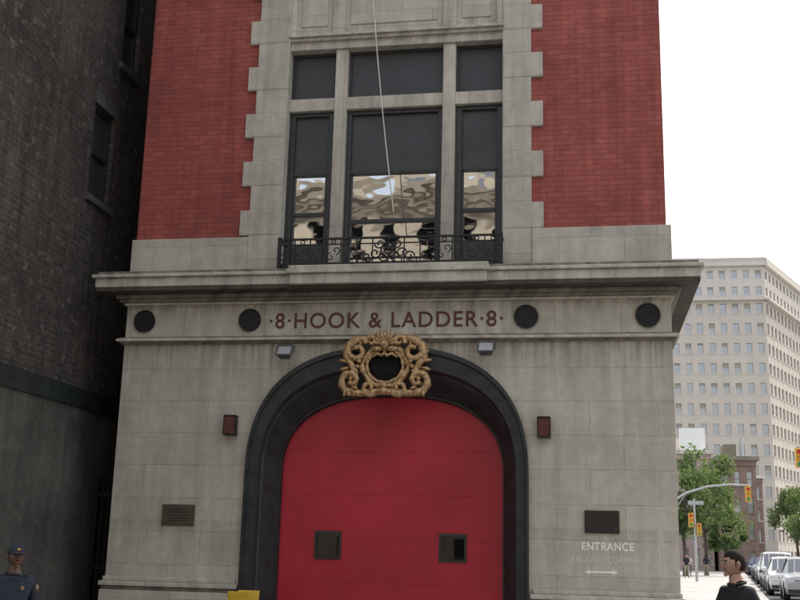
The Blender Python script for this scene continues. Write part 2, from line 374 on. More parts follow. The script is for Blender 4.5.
# ---- cartouche
mb=MB(); cx,cz=-2.68,3.985
def T(u,w,y=-.13): return (cx+u,y,cz+w)
def spiral(c,r0,r1,a0,a1,rad0,rad1,sgn,y=-.13,n=22):
    pts=[];rr=[]
    for i in range(n+1):
        t=i/n; a=math.radians(a0+(a1-a0)*t); r=r0+(r1-r0)*t
        pts.append(T(sgn*(c[0]+r*math.cos(a)),c[1]+r*math.sin(a),y-.05*t)); rr.append((rad0+(rad1-rad0)*t)*(1+.12*math.sin(i*1.9)))
    mb.tube(pts,rr,'gold',8)
mb.ell(T(0,.0,-.06),(.25,.03,.22),'matblack')
def loop(rx,rz,rad,y,dz=-.01,wob=.0):
    P=[T((rx+wob*math.cos(6*a))*math.cos(a),dz+(rz+wob*math.cos(6*a))*math.sin(a),y) for a in np.linspace(0,2*math.pi,49)]
    mb.tube(P,[rad*(1+.2*math.sin(k*1.3)) for k in range(49)],'gold')
loop(.245,.225,.024,-.12); loop(.305,.272,.042,-.10,wob=.012)
for s_ in (1,-1):
    spiral((.38,.19),.16,.03,100,-330,.055,.026,s_)
    spiral((.45,-.21),.16,.03,-100,-100+420,.055,.024,s_)
    spiral((.20,-.31),.11,.02,200,200+400,.042,.02,s_)
    spiral((.19,.32),.08,.02,-20,360,.040,.02,s_)
    mb.tube([T(s_*.20,.36),T(s_*.36,.36),T(s_*.50,.27),T(s_*.53,.12),T(s_*.45,.0),T(s_*.40,-.10),T(s_*.47,-.2)],[.03,.055,.065,.055,.045,.05,.035],'gold')
    mb.tube([T(s_*.62,-.26),T(s_*.52,-.37),T(s_*.33,-.38),T(s_*.15,-.36),T(0,-.36)],[.02,.045,.05,.045,.045],'gold')
    for k in range(9):
        a=math.radians(-80+k*22); r=Matrix.Rotation(-(a if s_>0 else math.pi-a),3,'Y')
        mb.ell(T(s_*(.36+.20*math.cos(a)),.02+.29*math.sin(a),-.12),(.075,.035,.026),'gold',r,8,6)
    for k in range(5):
        mb.ell(T(s_*(.33+.02*k),.12-.07*k,-.155),(.035,.03,.028),'gold',None,8,6)
    for k in range(4):
        a=math.radians(200+k*25); r=Matrix.Rotation(-(a if s_>0 else math.pi-a),3,'Y'); mb.ell(T(s_*(.52+.13*math.cos(a)),-.27+.12*math.sin(a),-.17),(.05,.025,.02),'gold',r,8,6)
for k in range(9):
    a=math.radians(10+k*20); r=Matrix.Rotation(-a,3,'Y'); mb.ell(T(.12*math.cos(a),.27+.13*math.sin(a),-.16),(.085,.035,.024),'gold',r,8,6)
mb.ell(T(0,.27,-.20),(.055,.05,.065),'gold'); mb.ell(T(0,-.36,-.17),(.10,.05,.05),'gold'); mb.ell(T(0,-.27,-.16),(.04,.03,.05),'gold')
for s_ in (1,-1):
    mb.ell(T(s_*.10,.21,-.17),(.07,.04,.035),'gold')
mb.tube([T(-.17,.10,-.15),T(-.10,.15,-.17),T(-.03,.12,-.18),T(0,.16,-.19),T(.03,.12,-.18),T(.10,.15,-.17),T(.17,.10,-.15)],[.012,.022,.024,.03,.024,.022,.012],'gold')
mb.build('gilded_cartouche',FH)
# ---- balcony railing
mb=MB(); x0,x1,yr=-4.17,-1.12,-.30; zb,zt=5.33,5.72
mb.box(x0,x1,yr-.015,yr+.015,zt-.025,zt,'iron'); mb.box(x0,x1,yr-.012,yr+.012,zb+.02,zb+.04,'iron'); mb.box(x0,x1,yr-.01,yr+.01,zt-.10,zt-.085,'iron')
for e in (x0,x1): mb.box(e-.015,e+.015,yr+.022,.05,zt-.022,zt-.002,'iron'); mb.box(e-.015,e+.015,yr+.022,.05,zb+.02,zb+.04,'iron'); mb.box(e-.022,e+.022,yr-.022,yr+.022,zb-.02,zt+.02,'iron')
n=14; w=(x1-x0)/n
for i in range(n+1):
    x=x0+i*w; mb.box(x-.008,x+.008,yr-.008,yr+.008,zb+.04,zt-.025,'iron')
def ring(cx_,cz_,r,a0=0,a1=360,rad=.008,r1=None,y=yr):
    r1=r if r1 is None else r1
    mb.tube([(cx_+(r+(r1-r)*t)*math.cos(math.radians(a0+(a1-a0)*t)),y,cz_+(r+(r1-r)*t)*math.sin(math.radians(a0+(a1-a0)*t))) for t in np.linspace(0,1,18)],rad,'iron',6)
mid=(x0+x1)/2
for i in range(n):
    x=x0+(i+.5)*w
    if abs(x-mid)<.35: continue
    ring(x-.04,5.45,.06,90,450,.008,.015); ring(x+.04,5.54,.06,270,630,.008,.015); ring(x,zt-.055,.028)
for s_ in (1,-1):
    for k in range(3): ring(mid+s_*(.07+.11*k),5.44+.05*(k%2),.075,0,420*s_,.011,.02)
    ring(mid+s_*.12,5.62,.07,180,600,.011,.02)
ring(mid,5.53,.10,rad=.012); ring(mid,5.53,.05,rad=.012)
mb.build('balcony_railing',FH)
mb=MB(); P=[]
for t in np.linspace(0,1,24):
    P.append((-3.16+.28*t+.30*t*t,-.45+.12*t,12.3-6.25*t))
mb.tube(P,.008,'rope',6); mb.tube([(-3.16,-.1,11.6),(-3.16,-2.2,13.6)],[.05,.03],'lgrey'); mb.tube([(-3.16,-.45,12.3),(-3.16,-.55,12.0)],.01,'rope',6)
mb.build('flagpole_halyard',FH)

# ------------------------------------------------------------------ LEFT NEIGHBOUR
LB=empty('neighbouring_brick_building')
mb=MB()
X=-7.2
def wall_open(y0,y1,z0,z1,ops,mat):
    zs=sorted({z0,z1,*[o[2] for o in ops],*[o[3] for o in ops]})
    for a,b in zip(zs[:-1],zs[1:]):
        act=sorted([o for o in ops if o[2]<=a and o[3]>=b]); c=y0
        for o in act: mb.box(X-.3,X,c,o[0],a,b,mat); c=o[1]
        mb.box(X-.3,X,c,y1,a,b,mat)
ops=[(-.08,.60,6.55,8.0),(.62,1.22,8.95,10.5)]
wall_open(-4.6,12,3.72,16,ops,'dbrick')
mb.box(X-.3,X+.02,-4.6,12,0,3.45,'dplaster'); mb.box(X-.3,X+.06,-4.62,12,3.45,3.72,'black')
mb.box(-25,X-.3,-4.6,12,0,16,'dbrick'); mb.box(-25,X+.12,-4.75,12.1,16,16.5,'limedark')
mb.box(X,-6.44,6,6.3,0,12,'dbrick')
mb.build('walls',LB)
mb=MB()
for o in ops:
    mb.box(X-.2,X-.12,o[0],o[1],o[2],o[3],'blind'); zc=(o[2]+o[3])/2
    for (a,b,c,d) in ((o[0],o[0]+.06,o[2],o[3]),(o[1]-.06,o[1],o[2],o[3]),(o[0]+.06,o[1]-.06,zc-.03,zc+.03),(o[0]+.06,o[1]-.06,o[3]-.06,o[3]),(o[0]+.06,o[1]-.06,o[2],o[2]+.06)):
        mb.box(X-.12,X-.07,a,b,c,d,'wframe')
    mb.box(X-.1,X+.06,o[0]-.08,o[1]+.08,o[2]-.1,o[2],'dplaster'); mb.box(X-.02,X+.012,o[0]-.05,o[1]+.05,o[3],o[3]+.2,'dplaster')
mb.build('side_windows',LB)
mb=MB()
for x in np.linspace(-7.16,-6.50,8): mb.box(x-.012,x+.012,.99,1.014,0,2.4,'iron')
for z in (.15,1.2,2.25): mb.box(-7.2,-6.46,.98,1.02,z,z+.05,'iron')
mb.box(-7.2,-7.12,.96,1.04,0,2.5,'iron'); mb.box(-6.54,-6.47,.96,1.04,0,2.5,'iron')
mb.build('alley_gate')
mb=MB()
for s_ in (1,-1):
    r=Matrix.Rotation(math.radians(12*s_),3,'X')
    o=len(mb.v); mb.box(-.14,.14,-.012,.012,-.55,.50,'yellow'); mb.box(-.09,.09,-.016*1,.016,.05,.30,'plastic')
    for i in range(o,len(mb.v)): mb.v[i]=tuple(r@Vector(mb.v[i])+Vector((-4.36,-.45+.115*s_*-1,.54)))
mb.build('caution_sign',None,.005)

# ------------------------------------------------------------------ generic city building
def grid_face(mb,p0,p1,z0,z1,nx,nz,fw,fh,wall,gmat,depth=.25,trim=None,blinds=True,edge=.0):
    p0=Vector((*p0,0));p1=Vector((*p1,0)); d=(p1-p0); Ln=d.length; d.normalize(); n=Vector((d.y,-d.x,0))
    mb.obox(p0,d,n,0,Ln,-depth-.1,-depth,z0,z1,gmat)
    fhh=(z1-z0)/nz; cw=(Ln-2*edge)/nx
    for k in range(nz+1):
        a=z0+k*fhh-(1-fh)*fhh*.5; b=z0+k*fhh+(1-fh)*fhh*.5
        mb.obox(p0,d,n,0.01,Ln-.01,-depth,0,max(a,z0),min(b,z1),wall)
        if trim and k<nz: mb.obox(p0,d,n,0.02,Ln-.02,0,.10,b-.10,b,trim)
    for i in range(nx+1):
        a=edge+i*cw-(1-fw)*cw*.5; b=edge+i*cw+(1-fw)*cw*.5
        if i==0:a=0
        if i==nx:b=Ln
        mb.obox(p0,d,n,a,b,-depth+.01,.03,z0,z1,wall)
    for i in range(nx):
        for k in range(nz):
            za=z0+k*fhh+(1-fh)*fhh*.5; zb=za+fh*fhh
            ua=edge+i*cw+(1-fw)*cw*.5; ub=ua+fw*cw
            mb.obox(p0,d,n,ua,ub,-depth+.0,-depth+.06,(za+zb)/2-.04,(za+zb)/2+.04,trim or wall)
            if blinds and random.random()<.4:
                mb.obox(p0,d,n,ua,ub,-depth,-depth+.03,zb-(zb-za)*random.choice([.2,.35,.5,.5]),zb,'citblind')
M['citblind']=simple('window_shade',(.38,.36,.33),.8)
M['tower']=simple('hazed_tower_brick',(.56,.505,.45),.9,0,.06,.4)  # distance haze put into the base colour by lightening it
M['tower2']=simple('hazed_tower_stone',(.62,.575,.525),.9,0,.06,.4)  # stone trim also paled to stand in for haze
M['brown']=simple('brown_brick',(.24,.165,.135),.9,0,.2,1)
M['pink']=simple('pink_stucco',(.46,.36,.33),.9,0,.1,1)
M['cream']=simple('cream_stone',(.40,.35,.27),.85,0,.2,.9)
M['creamd']=simple('cream_stone_dark',(.22,.19,.145),.85,0,.2,.9)
mb=MB()
A=(2,180);B=(31.1,180);C_=(49,220)
H1=52.6
mb.add([(2,180.4,0),(30.9,180.4,0),(48.5,220,0),(2,220,0),(2,180.4,H1),(30.9,180.4,H1),(48.5,220,H1),(2,220,H1)],[(0,1,5,4),(1,2,6,5),(2,3,7,6),(3,0,4,7),(4,5,6,7)],'tower')
grid_face(mb,A,B,0,H1-6,14,13,.5,.52,'tower','cityglass',.3,trim='tower2')
grid_face(mb,B,C_,0,H1-6,18,13,.6,.55,'tower','cityglass',.3,trim='tower2')
grid_face(mb,(2,179.99),(31.12,179.99),H1-6,H1,14,2,.5,.5,'tower2','cityglass',.25)
grid_face(mb,(31.12,179.99),(49,220),H1-6,H1,18,2,.55,.5,'tower2','cityglass',.25)
for (p0,p1) in (((1.6,179.6),(31.4,179.6)),((31.4,179.6),(49.4,220))):
    p0=Vector((*p0,0));p1=Vector((*p1,0));d=(p1-p0);Ln=d.length;d.normalize();n=Vector((d.y,-d.x,0))
    mb.obox(p0,d,n,0,Ln,-1.0,.35,H1,H1+.7,'tower2'); mb.obox(p0,d,n,.1,Ln-.1,-1.0,.15,H1+.7,H1+1.5,'tower'); mb.obox(p0,d,n,0,Ln,-.9,.4,H1-6.3,H1-5.9,'tower2')
mb.box(12,22,192,204,H1,H1+5,'tower'); mb.build('apartment_tower')
def lowb(name,x0,x1,y0,y1,h,wall,nx,nz,trim):
    mb=MB(); mb.box(x0+.3,x1-.3,y0+.4,y1,0,h,wall)
    grid_face(mb,(x0,y0),(x1,y0),0,h-.8,nx,nz,.42,.55,wall,'cityglass',.25,trim=trim)
    grid_face(mb,(x1,y0),(x1,y1),0,h-.8,max(3,int((y1-y0)/2.4)),nz,.4,.55,wall,'cityglass',.25,trim=trim)
    mb.box(x0-.1,x1+.1,y0-.15,y1,h-.8,h-.2,wall); mb.box(x0-.4,x1+.4,y0-.5,y1,h-.2,h+.25,trim)
    mb.box(x0+1,x0+2.4,y0+3,y0+6,h+.25,h+1.9,trim); mb.tube([(x1-1,y0+3,h),(x1-1,y0+3,h+2.6)],.2,'lgrey')
    mb.build(name)
lowb('brick_apartment_house',14.2,18.2,112,130,12.4,'brown',3,4,'creamd')
lowb('stucco_apartment_house',9.0,14.0,118,134,13.6,'pink',4,4,'tower2')
lowb('brick_apartment_house',19.2,24.5,150,168,13.0,'brown',4,4,'tower2')
mb=MB(); mb.box(10.6,13.6,119,119.3,13.9,16.6,'white'); mb.box(10.8,10.95,119.3,119.6,13.8,16.4,'grey'); mb.box(13.2,13.35,119.3,119.6,13.8,16.4,'grey'); mb.build('rooftop_billboard')
mb=MB(); mb.box(-24,22,-45,-27.4,0,15.6,'cream')
grid_face(mb,(22,-27),(-24,-27),0,15.2,30,6,.5,.6,'cream','oppglass',.4,trim='creamd',blinds=False)
mb.box(-24.3,22.3,-27.4,-26.5,15.2,15.6,'cream'); mb.box(-24.5,22.5,-27.6,-26.2,15.6,16.0,'creamd')
for i,x in enumerate(np.arange(-22,22,3.0)):
    mb.prism([(x-1.0,16.0),(x+1.0,16.0),(x+1.0,16.6),(x+.5,17.2),(x,18.3 if i%2 else 17.6),(x-.5,17.2),(x-1.0,16.6)],-28,-26.8,'cream'); mb.prism([(x-.35,16.1),(x+.35,16.1),(x+.3,16.8),(x-.3,16.8)],-26.8,-26.7,'oppglass')
mb.build('opposite_building')

# ------------------------------------------------------------------ ground
mb=MB(); mb.add([(-900,-900,-.145),(900,-900,-.145),(900,900,-.145),(-900,900,-.145)],[(0,1,2,3)],'asphalt'); mb.build('ground')
kx=lambda y:3.2+.12*y
mb=MB()
mb.add([(-60,-12,-.14),(60,-12,-.14),(60,-3.4,-.14),(-60,-3.4,-.14)],[(0,1,2,3)],'asphalt')
mb.add([(kx(-3.4),-3.4,-.14),(kx(-3.4)+10.5,-3.4,-.14),(kx(300)+10.5,300,-.14),(kx(300),300,-.14)],[(0,1,2,3)],'asphalt')
for k in range(60):
    y=4+k*5; mb.add([(kx(y)+5.2,y,-.136),(kx(y)+5.35,y,-.136),(kx(y+2.5)+5.35,y+2.5,-.136),(kx(y+2.5)+5.2,y+2.5,-.136)],[(0,1,2,3)],'white')
for k in range(9):
    x=kx(0)+.6+k*1.1; mb.add([(x,-3,-.136),(x+.5,-3,-.136),(x+.6,-.5,-.136),(x+.1,-.5,-.136)],[(0,1,2,3)],'white')
mb.build('road')
def slab(name,pts,z0,z1):
    mb=MB(); n=len(pts); vs=[(x,y,z0) for x,y in pts]+[(x,y,z1) for x,y in pts]
    mb.add(vs,[tuple(range(n,2*n))],'pave')
    for i in range(n):
        p=Vector((*pts[i],0));q=Vector((*pts[(i+1)%n],0));d=(q-p);L_=d.length;d.normalize();nn=Vector((d.y,-d.x,0))
        mb.obox(p,d,nn,0,L_,-.15,.004,z0,z1+.004,'kerb')
    mb.build(name)
slab('pavement',[(-60,-3.4),(kx(-3.4)-.15,-3.4),(kx(300)-.15,300),(-60,300)],-.14,0)
slab('pavement',[(kx(-3.4)+10.6,-3.4),(90,-3.4),(90,300),(kx(300)+10.6,300)],-.14,0)
slab('pavement',[(-60,-26),(60,-26),(60,-12),(-60,-12)],-.14,0)

# ------------------------------------------------------------------ trees
def leafmat():
    m,nt,b=newmat('foliage'); v=coords(nt,swap=False); n=noise(nt,v,1.4,4)
    nt.links.new(ramp(nt,n,[(.3,(.04,.07,.022)),(.7,(.12,.18,.06))]),b.inputs['Base Color']); b.inputs['Roughness'].default_value=.6
    t=N(nt,'ShaderNodeBsdfTranslucent'); t.inputs['Color'].default_value=(.16,.24,.06,1); mx=N(nt,'ShaderNodeMixShader'); mx.inputs[0].default_value=.35
    nt.links.new(b.outputs[0],mx.inputs[1]); nt.links.new(t.outputs[0],mx.inputs[2]); nt.links.new(mx.outputs[0],nt.nodes['Material Output'].inputs[0]); return m
M['leaf']=leafmat()
def tree(x,y,h,cr,n=4200,ls=.22):
    mb=MB(); mb.tube([(x,y,0),(x+.05,y,h*.2),(x-.05,y+.1,h*.42),(x+.1,y,h*.7)],[.22,.17,.13,.05],'bark')
    cl=[]
    for k in range(20):
        a=random.uniform(0,6.28); rr=cr*random.uniform(.3,1.0); zz=h*random.uniform(.40,.95)
        sh=1-abs((zz/h-.62))*1.3; c=Vector((x+rr*math.cos(a)*sh,y+rr*math.sin(a)*sh,zz)); cl.append((c,random.uniform(.15,.33)*cr))
        st=Vector((x,y,h*random.uniform(.3,.5))); mb.tube([st,(st+c)/2+Vector((0,0,.2)),c],[.08,.05,.02],'bark',5)
    vs=[];fs=[]
    for i in range(n):
        c,r=cl[i%20]; d=rng.normal(size=3); d/=np.linalg.norm(d); p=np.array(c)+d*r*rng.uniform(.4,1.3)
        u=rng.normal(size=3);u/=np.linalg.norm(u);w=np.cross(u,rng.normal(size=3));w/=np.linalg.norm(w); s=ls*rng.uniform(.5,1.1)
        o=len(vs); vs+=[p-u*s,p-w*s*.5,p+u*s,p+w*s*.5]; fs.append((o,o+1,o+2,o+3))
    mb.add(vs,fs,'leaf'); mb.build('street_tree')
tree(9.8,85,10.9,3.9); tree(7.6,80,9.2,2.9); tree(13.2,100,6.5,2.2); tree(21.6,100,8.6,3.2); tree(24.5,125,9.8,3.5); tree(20.5,150,6,3)

# ------------------------------------------------------------------ vehicles
def paint(name,c):
    m=simple(name,c,.3,.1,.04,2); m.node_tree.nodes['Principled BSDF'].inputs['Coat Weight'].default_value=.6; return m
KIND={'suv':([(-2.4,.45,.75,.8,.80,.6),(-2.3,.3,.95,1.0,.9,.7),(-1.3,.3,1.08,1.13,.93,.75),(-1.0,.3,1.1,1.15,.93,.74),(-.45,.3,1.12,1.72,.93,.66),(.5,.3,1.12,1.80,.93,.68),(1.5,.3,1.12,1.78,.93,.68),(2.15,.3,1.12,1.72,.92,.64),(2.38,.35,1.1,1.15,.9,.72),(2.42,.45,.7,.75,.85,.6)],3,7),
 'sedan':([(-2.3,.4,.62,.66,.75,.55),(-2.2,.25,.75,.8,.86,.66),(-1.2,.22,.90,.94,.89,.7),(-.85,.22,.92,.97,.89,.7),(-.15,.22,.93,1.38,.89,.6),(.5,.22,.93,1.43,.89,.61),(1.1,.22,.93,1.38,.89,.6),(1.12,.22,.93,1.37,.89,.6),(1.75,.22,.93,.99,.88,.7),(2.25,.35,.85,.92,.84,.65)],3,7),
 'van':([(-2.6,.45,.8,.85,.85,.7),(-2.55,.3,1.0,1.05,.95,.8),(-2.2,.3,1.15,1.2,.97,.8),(-1.9,.3,1.2,1.25,.97,.8),(-1.3,.3,1.22,2.0,.97,.78),(-.3,.3,1.22,2.1,.97,.8),(1.0,.3,1.22,2.1,.97,.8),(2.5,.3,1.22,2.05,.96,.8),(2.58,.35,1.2,1.3,.95,.85),(2.6,.45,.8,.85,.9,.7)],3,7)}
def car(name,loc,kind,pm,flip=False):
    st,ws,rs=KIND[kind]; bm=bmesh.new(); rows=[]
    for (x,z0,zb,zr,wb,wr) in st:
        prof=[(-wb*.92,z0),(-wb,z0+.25*(zb-z0)+.1),(-wb*.985,zb),(-wr,zr-.03),(-wr*.6,zr+.02),(wr*.6,zr+.02),(wr,zr-.03),(wb*.985,zb),(wb,z0+.25*(zb-z0)+.1),(wb*.92,z0)]
        rows.append([bm.verts.new((x,y,z)) for y,z in prof])
    gf=[]
    for j in range(len(rows)-1):
        for i in range(9):
            f=bm.faces.new((rows[j][i],rows[j][i+1],rows[j+1][i+1],rows[j+1][i]))
            if j in (ws,rs) and i in (3,4,5): gf.append(f)
            if j in (ws+1,ws+2,ws+3) and i in (2,6) and not (kind=='sedan' and j==ws+3): gf.append(f)
        bm.faces.new((rows[j][9],rows[j][0],rows[j+1][0],rows[j+1][9]))
    bm.faces.new(rows[0]); bm.faces.new(rows[-1][::-1])
    bmesh.ops.recalc_face_normals(bm,faces=bm.faces)
    bmesh.ops.inset_individual(bm,faces=gf,thickness=.03,depth=-.01)
    for f in bm.faces: f.material_index=0
    for f in gf: f.material_index=1
    me=bpy.data.meshes.new('t'); bm.to_mesh(me); bm.free()
    mb=MB(); vs=[v.co[:] for v in me.vertices]
    mb.add(vs,[tuple(p.vertices) for p in me.polygons if p.material_index==0],pm); mb.add(vs,[tuple(p.vertices) for p in me.polygons if p.material_index==1],'carglass')
    wbs=1.42 if kind!='van' else 1.6; wr=.34 if kind!='sedan' else .31; hw=st[4][4]
    for sx in (-1,1):
        for sy in (-1,1):
            mb.cyl((sx*wbs,sy*(hw-.12),wr+.06),(0,1,0),wr+.07,.25,'plastic',20); mb.cyl((sx*wbs,sy*(hw-.1),wr),(0,1,0),wr,.24,'rubber',20); mb.cyl((sx*wbs,sy*(hw-.07),wr),(0,1,0),wr*.6,.2,'hub',14)
    xf=st[1][0]; xr=st[-1][0]; zl=st[1][2]-.2
    for sy in (-1,1):
        mb.box(xf-.07,xf+.1,sy*.72-.16,sy*.72+.16,zl,zl+.14,'head'); mb.box(xr-.1,xr+.02,sy*.72-.1,sy*.72+.1,zl,zl+.22,'tail')
        mb.box(st[4][0]-.35,st[4][0]-.15,sy*(hw+.12)-.1,sy*(hw+.12)+.1,st[3][2]+.02,st[3][2]+.17,pm)
    mb.box(xf-.09,xf,-.5,.5,zl-.02,zl+.12,'plastic'); mb.box(xf-.14,xf+.1,-.8,.8,.36,.5,'plastic'); mb.box(xr-.1,xr+.07,-.78,.78,.38,.52,'plastic'); mb.box(xf-.15,xf-.14,-.15,.15,.38,.49,'white')
    a=math.atan2(.993,.119)+(math.pi if flip else 0)
    xfm=Matrix.Translation((loc[0],loc[1],-.136))@Matrix.Rotation(a,4,'Z')
    return mb.build(name,None,.02,xfm)
W=paint('white_car_paint',(.70,.70,.69)); Sv=paint('silver_car_paint',(.42,.43,.45)); Rd=paint('red_car_paint',(.30,.04,.04)); Bk=paint('black_car_paint',(.03,.03,.035)); Yl=paint('yellow_cab_paint',(.70,.42,.03)); Bl=paint('blue_car_paint',(.05,.08,.18))
for (y,off,k,pm,nm,fl) in ((36,1.5,'suv',Sv,'parked_suv',False),(43,1.1,'suv',W,'parked_suv',False),(50.5,1.1,'sedan',Bk,'parked_car',False),(57.5,1.2,'van',W,'parked_van',False),(65.5,1.1,'suv',W,'parked_suv',False),(73,1.1,'sedan',Sv,'parked_car',False),(80,1.1,'suv',Bl,'parked_suv',False),(88,1.1,'sedan',W,'parked_car',False),(95,4.2,'sedan',Yl,'taxi',False),(104,1.1,'suv',Bl,'parked_suv',False),(112,3.9,'van',Sv,'parked_van',False),(122,1.2,'sedan',Rd,'parked_car',False)):
    car(nm,(kx(y)+off,y),k,pm,fl)

# ------------------------------------------------------------------ traffic lights
M['lr']=simple('red_lens',(.5,.02,.01),.3); M['la']=simple('amber_lens',(.5,.25,.02),.3); M['lg']=simple('green_lens',(.02,.3,.1),.3)
def sighead(mb,x,y,z,s=1):
    mb.box(x-.17*s,x+.17*s,y-.12,y+.12,z-.5*s,z+.5*s,'sigyel')
    for k,l in ((.32,'lr'),(0,'la'),(-.32,'lg')):
        mb.cyl((x,y-.13,z+k*s),(0,1,0),.11*s,.04,l,16)
        mb.tube([(x+.13*s*math.cos(a),y-.2,z+k*s+.13*s*math.sin(a)) for a in np.linspace(0,math.pi,9)],.02,'sigyel',5)
mb=MB(); y=60
mb.tube([(5.2,y,0),(5.2,y,5.2)],[.13,.09],'lgrey'); mb.tube([(5.2,y,5.0),(6.2,y,5.65),(7.6,y,6.1),(9.0,y,6.25),(10.3,y,6.2)],[.09,.08,.07,.055,.045],'lgrey'); mb.tube([(5.2,y,4.2),(6.2,y,5.6)],.03,'lgrey',6)
sighead(mb,10.15,y,5.65); mb.tube([(10.15,y,6.1),(10.15,y,6.25)],.03,'sigyel',6); mb.build('traffic_light')
mb=MB(); mb.tube([(6.7,y,0),(6.7,y,5.3)],[.09,.06],'lgrey'); sighead(mb,6.45,y-.1,3.9,.9); sighead(mb,6.95,y-.1,3.3,.8); mb.box(6.3,7.3,y-.03,y,4.9,5.15,'lgrey'); mb.build('traffic_light')
mb=MB(); y=45; mb.tube([(14.2,y,0),(14.2,y,6.5)],[.13,.09],'lgrey'); mb.tube([(14.2,y,6.3),(13,y,7.1),(11.5,y,7.35),(10.6,y,7.3)],[.08,.07,.055,.045],'lgrey'); sighead(mb,10.72,y,6.72); mb.tube([(10.72,y,7.2),(10.72,y,7.35)],.03,'sigyel',6); mb.build('traffic_light')

# ------------------------------------------------------------------ people
def person(name,loc,face,height,mats,cap=False,stride=.0,headturn=0,armbend=0):
    shirt,trous,skin,hair,shoe=mats
    s=height/1.75
    J={'pel':((0,0,.95),.135),'wa':((0,0,1.10),.125),'ch':((0,.0,1.28),.145),'nb':((0,.01,1.44),.085),'nk':((0,-.005,1.50),.055),'hd':((0,-.02,1.58),.055)}
    E=[('pel','wa'),('wa','ch'),('ch','nb'),('nb','nk'),('nk','hd')]
    for sg,n in ((1,'l'),(-1,'r')):
        sw=stride*sg
        J['sh'+n]=((sg*.175,.01,1.39),.074); J['el'+n]=((sg*.24,.02+sw*.6,1.12),.048); J['wr'+n]=((sg*.25,-.06-armbend+sw*.9,.90+armbend*.8),.030)
        J['hp'+n]=((sg*.095,0,.90),.095); J['kn'+n]=((sg*.10,-.03-sw*.5,.50),.062); J['an'+n]=((sg*.105,.03-sw*.9,.09),.040); J['to'+n]=((sg*.12,-.13-sw*.9,.045),.036)
        E+=[('ch','sh'+n),('sh'+n,'el'+n),('el'+n,'wr'+n),('pel','hp'+n),('hp'+n,'kn'+n),('kn'+n,'an'+n),('an'+n,'to'+n)]
    names=list(J); me=bpy.data.meshes.new('sk'); me.from_pydata([J[k][0] for k in names],[(names.index(a),names.index(b)) for a,b in E],[])
    ob=bpy.data.objects.new('sk',me); sc.collection.objects.link(ob); md=ob.modifiers.new('s','SKIN')
    for i,k in enumerate(names):
        r=J[k][1]; sv=me.skin_vertices[0].data[i]; sv.radius=(r,r); sv.use_root=(k=='pel')
    su=ob.modifiers.new('u','SUBSURF'); su.levels=2; su.render_levels=2
    bpy.context.view_layer.update(); dg=bpy.context.evaluated_depsgraph_get(); m2=bpy.data.meshes.new_from_object(ob.evaluated_get(dg)); bpy.data.objects.remove(ob)
    mb=MB(); vs=[]
    for v in m2.vertices:
        c=v.co.copy()
        if abs(c.x)<.3 and c.z>.9 and c.z<1.42: c.y*=.85
        vs.append(c)
    groups={}
    for p in m2.polygons:
        c=p.center
        if c.z>1.475: mt=skin
        elif abs(c.x)>.185 and c.z<1.17: mt=skin
        elif c.z>.96: mt=shirt
        elif c.z>.09: mt=trous
        else: mt=shoe
        groups.setdefault(mt,[]).append(tuple(p.vertices))
    for mt,fs in groups.items(): mb.add(vs,fs,mt,True)
    mb.tube([(.155*math.cos(a),.125*math.sin(a),.965) for a in np.linspace(0,2*math.pi,20)],.018,'plastic',6)
    mb.tube([(.075*math.cos(a),.005+.07*math.sin(a),1.475-.012*math.sin(-a)) for a in np.linspace(0,2*math.pi,20)],.013,shirt,6)
    for sg,n in ((1,'l'),(-1,'r')):
        w=Vector(J['wr'+n][0]); el=Vector(J['el'+n][0]); d=(w-el).normalized(); sd=Vector((0,-1,0)) if abs(d.y)<.7 else Vector((0,0,1)); sd=(sd-d*sd.dot(d)).normalized(); inn=Vector((-sg,0,0))
        pm=w+d*.05; rot=Matrix((sd,inn,d)).transposed()
        mb.ell(pm,(.040,.016,.052),skin,rot)
        for k,(o,ln) in enumerate(((.028,.065),(.010,.075),(-.010,.07),(-.028,.055))):
            b0=w+d*.088+sd*o; b1=b0+d*ln*.5+inn*.006; b2=b1+d*ln*.35+inn*.02; b3=b2+d*ln*.15+inn*.016
            mb.tube([b0-d*.02,b0,b1,b2,b3],[.008,.009,.0085,.0075,.005],skin,7)
        t0=w+d*.03+sd*.03; mb.tube([t0,t0+sd*.02+d*.02,t0+sd*.028+d*.045+inn*.01,t0+sd*.026+d*.062+inn*.015],[.012,.011,.009,.006],skin,7)
    hm=MB(); hc=Vector((0,-.02,1.635))
    def shape(q):
        x,y,z=q
        if z<0: f=1-.30*(-z)**1.6; x*=f; y=y*(1-.30*(-z)**2) if y>0 else y*(1-.02*(-z)**2)
        if y>0: y*=1.06
        if y<0 and -.75<z<.15: y*=.96
        return Vector((x,y,z))
    hm.ell((0,0,0),(.076,.094,.115),skin,None,28,20,shape)
    hm.tube([(0,-.086,.022),(0,-.095,-.004),(0,-.103,-.022),(0,-.092,-.032)],[.008,.010,.012,.009],skin,8)
    for sg in (1,-1):
        hm.ell((sg*.012,-.093,-.027),(.008,.008,.006),skin)
        hm.ell((sg*.032,-.079,.008),(.014,.008,.007),'eyew'); hm.ell((sg*.032,-.0865,.008),(.006,.003,.006),'plastic')
        hm.tube([(sg*.014,-.090,.024),(sg*.032,-.088,.028),(sg*.050,-.076,.024)],[.004,.005,.003],hair,6)
        hm.ell((sg*.077,.008,-.004),(.010,.020,.031),skin,Matrix.Rotation(sg*-.3,3,'Z')); hm.ell((sg*.083,.006,-.002),(.004,.010,.018),'lip')
    hm.tube([(-.026,-.079,-.054),(-.01,-.088,-.055),(.01,-.088,-.055),(.026,-.079,-.054)],[.003,.006,.006,.003],'lip',6)
    hm.ell((0,-.074,-.088),(.024,.018,.018),skin)
    vs=[];fs=[];nu,nv=28,20
